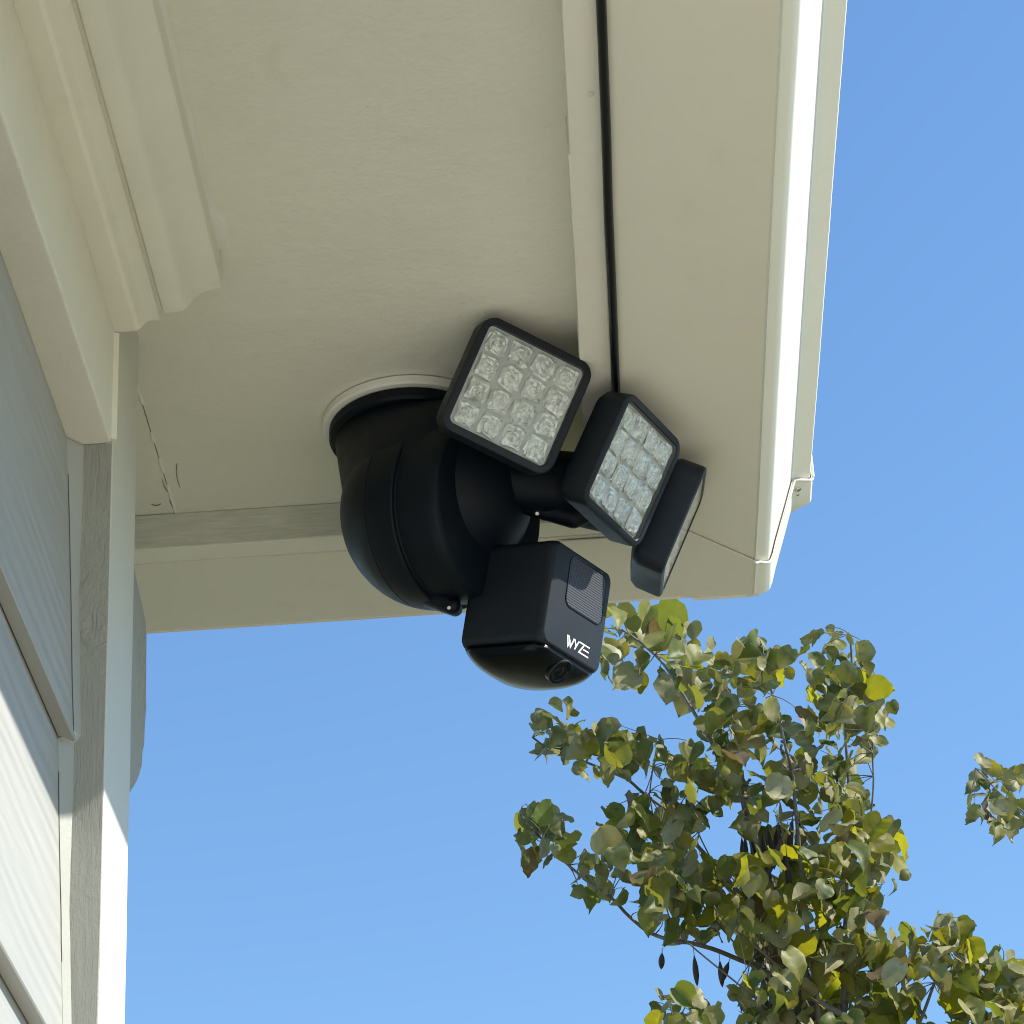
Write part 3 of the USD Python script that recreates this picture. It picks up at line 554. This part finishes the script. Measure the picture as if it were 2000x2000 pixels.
# a heart-shaped leaf: 2 halves folded at the midrib, tip along -y, about 1 long
def leaf_mesh(r, cup, fold, curl):
    prof_ = [(0.0, 0.0), (0.04, 0.17), (0.10, 0.29), (0.18, 0.385), (0.29, 0.45), (0.42, 0.475), (0.55, 0.435), (0.67, 0.355), (0.78, 0.25), (0.87, 0.145), (0.94, 0.06), (1.0, 0.0)]   # (distance from stalk, half width)
    lobes = [0.0, -0.11, -0.12, -0.09, -0.04, 0, 0, 0, 0, 0, 0, 0]                                                                               # lobes reach back past the stalk
    V_ = []; Fc = []
    for (t, w), lb in zip(prof_, lobes):
        for s in (-1, -0.5, 0, 0.5, 1):
            x = s * w * (1 + 0.035 * r.standard_normal()); y = -(t + lb * abs(s))
            z = fold * abs(x) - cup * (x * x * 1.4 + (t - 0.35) ** 2) + 0.012 * r.standard_normal() + curl * max(0, t - .55) ** 2 - 0.035 * math.sin(t * 21 - abs(s) * 3) * abs(s)
            V_.append((x, y, z))
    for i in range(len(prof_) - 1):
        for j in range(4):
            a0 = i * 5 + j; b0 = a0 + 5
            Fc += [[a0, b0, b0 + 1], [a0, b0 + 1, a0 + 1]]
    return np.array(V_), np.array(Fc)
lr = np.random.default_rng(21)
LEAFSHAPES = [leaf_mesh(lr, lr.uniform(-.5, .9), lr.uniform(-.2, 1.1), lr.uniform(-1.6, 1.6)) for _ in range(16)]
CL = [  # x0, x1, y0, y1, count, depth offset, mean size px, share of yellow
    (1150, 1280, 1185, 1340, 18, 0.1, 68, .12), (1290, 1360, 1200, 1270, 3, 0.0, 80, .3), (1295, 1440, 1255, 1370, 20, 0.05, 66, .25), (1425, 1550, 1250, 1350, 15, 0.0, 62, .25),
    (1560, 1700, 1230, 1330, 17, 0.2, 52, .3), (1590, 1745, 1320, 1425, 22, 0.15, 60, .3), (1370, 1520, 1365, 1480, 20, 0.05, 62, .4), (1500, 1720, 1385, 1500, 26, 0.1, 62, .3),
    (1035, 1135, 1375, 1480, 14, 0.0, 56, .25), (1110, 1300, 1425, 1520, 24, 0.0, 58, .3), (1010, 1110, 1575, 1690, 16, -0.1, 62, .15), (1300, 1450, 1465, 1590, 24, 0.05, 58, .2),
    (1440, 1700, 1490, 1680, 58, 0.15, 60, .3), (1180, 1370, 1555, 1690, 34, 0.0, 64, .15), (1115, 1310, 1665, 1760, 24, -0.1, 60, .2), (1260, 1480, 1685, 1830, 50, 0.0, 62, .35),
    (1450, 1720, 1670, 1880, 84, 0.1, 66, .35), (1690, 1775, 1600, 1760, 9, 0.1, 62, .7), (1480, 1800, 1830, 2010, 84, 0.15, 66, .3), (1790, 1900, 1800, 1930, 24, 0.1, 60, .2),
    (1840, 2010, 1870, 2010, 40, 0.25, 66, .3), (1270, 1400, 1940, 2010, 16, -0.3, 56, .2), (1430, 1560, 1900, 2010, 18, 0.0, 58, .3), (1890, 2010, 1480, 1630, 26, 0.6, 54, .15),
    (1400, 1720, 2005, 2140, 40, 0.2, 64, .3), (1740, 2040, 2010, 2140, 30, 0.2, 64, .3), (2015, 2120, 1540, 1700, 16, .6, 56, .2)]
leaves = []
for x0, x1, y0, y1, n, dz, size, ysh in CL:
    cells = []
    for q in range(int(n * 1.5)):
        best = None                              # spread the leaves evenly over the clump
        for _ in range(6):
            c_ = np.array([lr.uniform(x0, x1), lr.uniform(y0, y1)]); e_ = (c_ - [(x0+x1)/2, (y0+y1)/2]) / [(x1-x0)/2, (y1-y0)/2]
            if (np.abs(e_) ** 2.4).sum() > 1.0 and n < 60: continue
            dd = min([np.linalg.norm(c_ - o) for o in cells] or [1e9])
            if best is None or dd > best[0]: best = (dd, c_)
        if best is None: continue
        cells.append(best[1])
        depth = dz + lr.normal(0, 0.13)
        s = size * lr.uniform(0.42, 1.05) / F * (TD + depth)
        tipdir = unit(np.array([lr.normal(0, 0.55), lr.normal(0, 0.5), -1.0 + abs(lr.normal(0, 0.45))]))
        nrm = unit(lr.normal(0, 1, 3) * [1, 1, 1] + [0.75, -0.65, 0.45])
        xa = unit(np.cross(-tipdir, nrm)); za = np.cross(xa, -tipdir)
        sh = LEAFSHAPES[lr.integers(16)]
        v = (sh[0] + [0, 0.42, 0]) * s * [lr.uniform(.85, 1.1), 1, 1]
        wv = tpnt(*best[1], depth) + v[:, :1] * xa + v[:, 1:2] * (-tipdir) + v[:, 2:] * za
        mat = 3 if lr.random() < ysh * 1.05 else (4 if lr.random() < 0.06 else lr.choice([0, 0, 0, 1, 1, 2, 2]))
        stalk = wv[2]; leaves.append((s / (TD + depth), wv, sh[1], mat, best[1], stalk))
vis = [l for l in leaves if l[4][0] < 2010 and l[4][1] < 2010]; out = [l for l in leaves if not (l[4][0] < 2010 and l[4][1] < 2010)]
vis.sort(key=lambda l: -l[0])
for s, v, f, m_, c_, st in vis[:300]: tp_('leaf', (v, f), LEAF[m_], True)
restl = vis[300:] + out
V_ = np.vstack([l[1] for l in restl]); o = 0; Fc = []
for l in restl: Fc.append(l[2] + o); o += len(l[1])
LEAFMIX = usdkit.material(stage, L('leaf_mixed'), {
    'g': ('geometry', {}), 'n': ('noise_texture', dict(scale=13.0, detail=2.0)), 'n2': ('white_noise_texture', {}), 
    'cr': ('rgb_ramp', dict(ramp=[(0.30, (0.09, 0.125, 0.03)), (0.45, (0.21, 0.205, 0.06)), (0.56, (0.38, 0.35, 0.19)), (0.66, (0.26, 0.24, 0.04))])),
    'tr': ('rgb_ramp', dict(ramp=[(0.30, (0.12, 0.16, 0.02)), (0.56, (0.15, 0.15, 0.04)), (0.66, (0.40, 0.35, 0.015))])),
    'p': ('principled_bsdf', dict(roughness=0.5, specular_ior_level=0.28)), 'tl': ('translucent_bsdf', {}), 'mx': ('mix_closure', dict(fac=0.33))},
    [('g.position', 'n.vector'), ('n.fac', 'cr.fac'), ('n.fac', 'tr.fac'), ('cr.color', 'p.base_color'), ('tr.color', 'tl.color'), ('p.BSDF', 'mx.closure1'), ('tl.BSDF', 'mx.closure2')], surface='mx.closure')
tp_('foliage', (V_, np.vstack(Fc)), LEAFMIX, True, kind='stuff')
# twigs and leaf stalks: from every third leaf to a nearby branch point
bp = np.vstack([np.array([tpnt(x, y, d0 + (d1 - d0) * i / (len(pl) - 1)) for i, (x, y) in enumerate(pl)]) for pl, d0, d1, _, _ in BR])
bp = np.vstack([bp, (bp[:-1] + bp[1:]) / 2]) if False else bp
tw = []
for k_, l in enumerate(leaves):
    st = l[5]; dd = np.linalg.norm(bp - st, axis=1); i = int(np.argmin(dd + lr.uniform(0, .05, len(dd))))
    if dd[i] < 0.09:
        mid = (st + bp[i]) / 2 + [lr.normal(0, .006), lr.normal(0, .006), 0.004]
        tw.append(tube(spline([st, mid, bp[i]], 5), np.linspace(0.0007, 0.0015, 5), 4))
tp_('twigs', trimesh.util.concatenate(tw), M['bark'], True, kind='stuff')
# hanging seed pods
def pod(x, y, L_px, ang, dz=0.0):
    p0 = tpnt(x, y, dz); d = R @ np.array([math.sin(ang), math.cos(ang), 0.05]); l = L_px / F * TD
    P = np.array([p0 + d * l * t for t in np.linspace(-0.35, 1, 14)]); t = np.linspace(-0.35, 1, 14)
    r = np.where(t < 0, 0.0008, 0.0065 * np.sin(np.clip(t, 0, 1) * np.pi) ** 0.7 + 0.0006)
    return tube(P, r, 8, 0.35)
PODS = [(1293, 1862, 32, 0.05), (1356, 1868, 60, -0.1), (1406, 1878, 52, -0.1), (1423, 1880, 46, 0.35)]
for _ in range(26): PODS.append((lr.uniform(1440, 1560), lr.uniform(1580, 1720), lr.uniform(45, 95), lr.normal(0, .15)))
for _ in range(12): PODS.append((lr.uniform(1450, 1640), lr.uniform(1880, 1960), lr.uniform(45, 85), lr.normal(0, .15)))
for x, y, l, a in PODS: tp_('seed_pod', pod(x, y, l, -a, lr.normal(0.12, .06)), M['pod'], True)
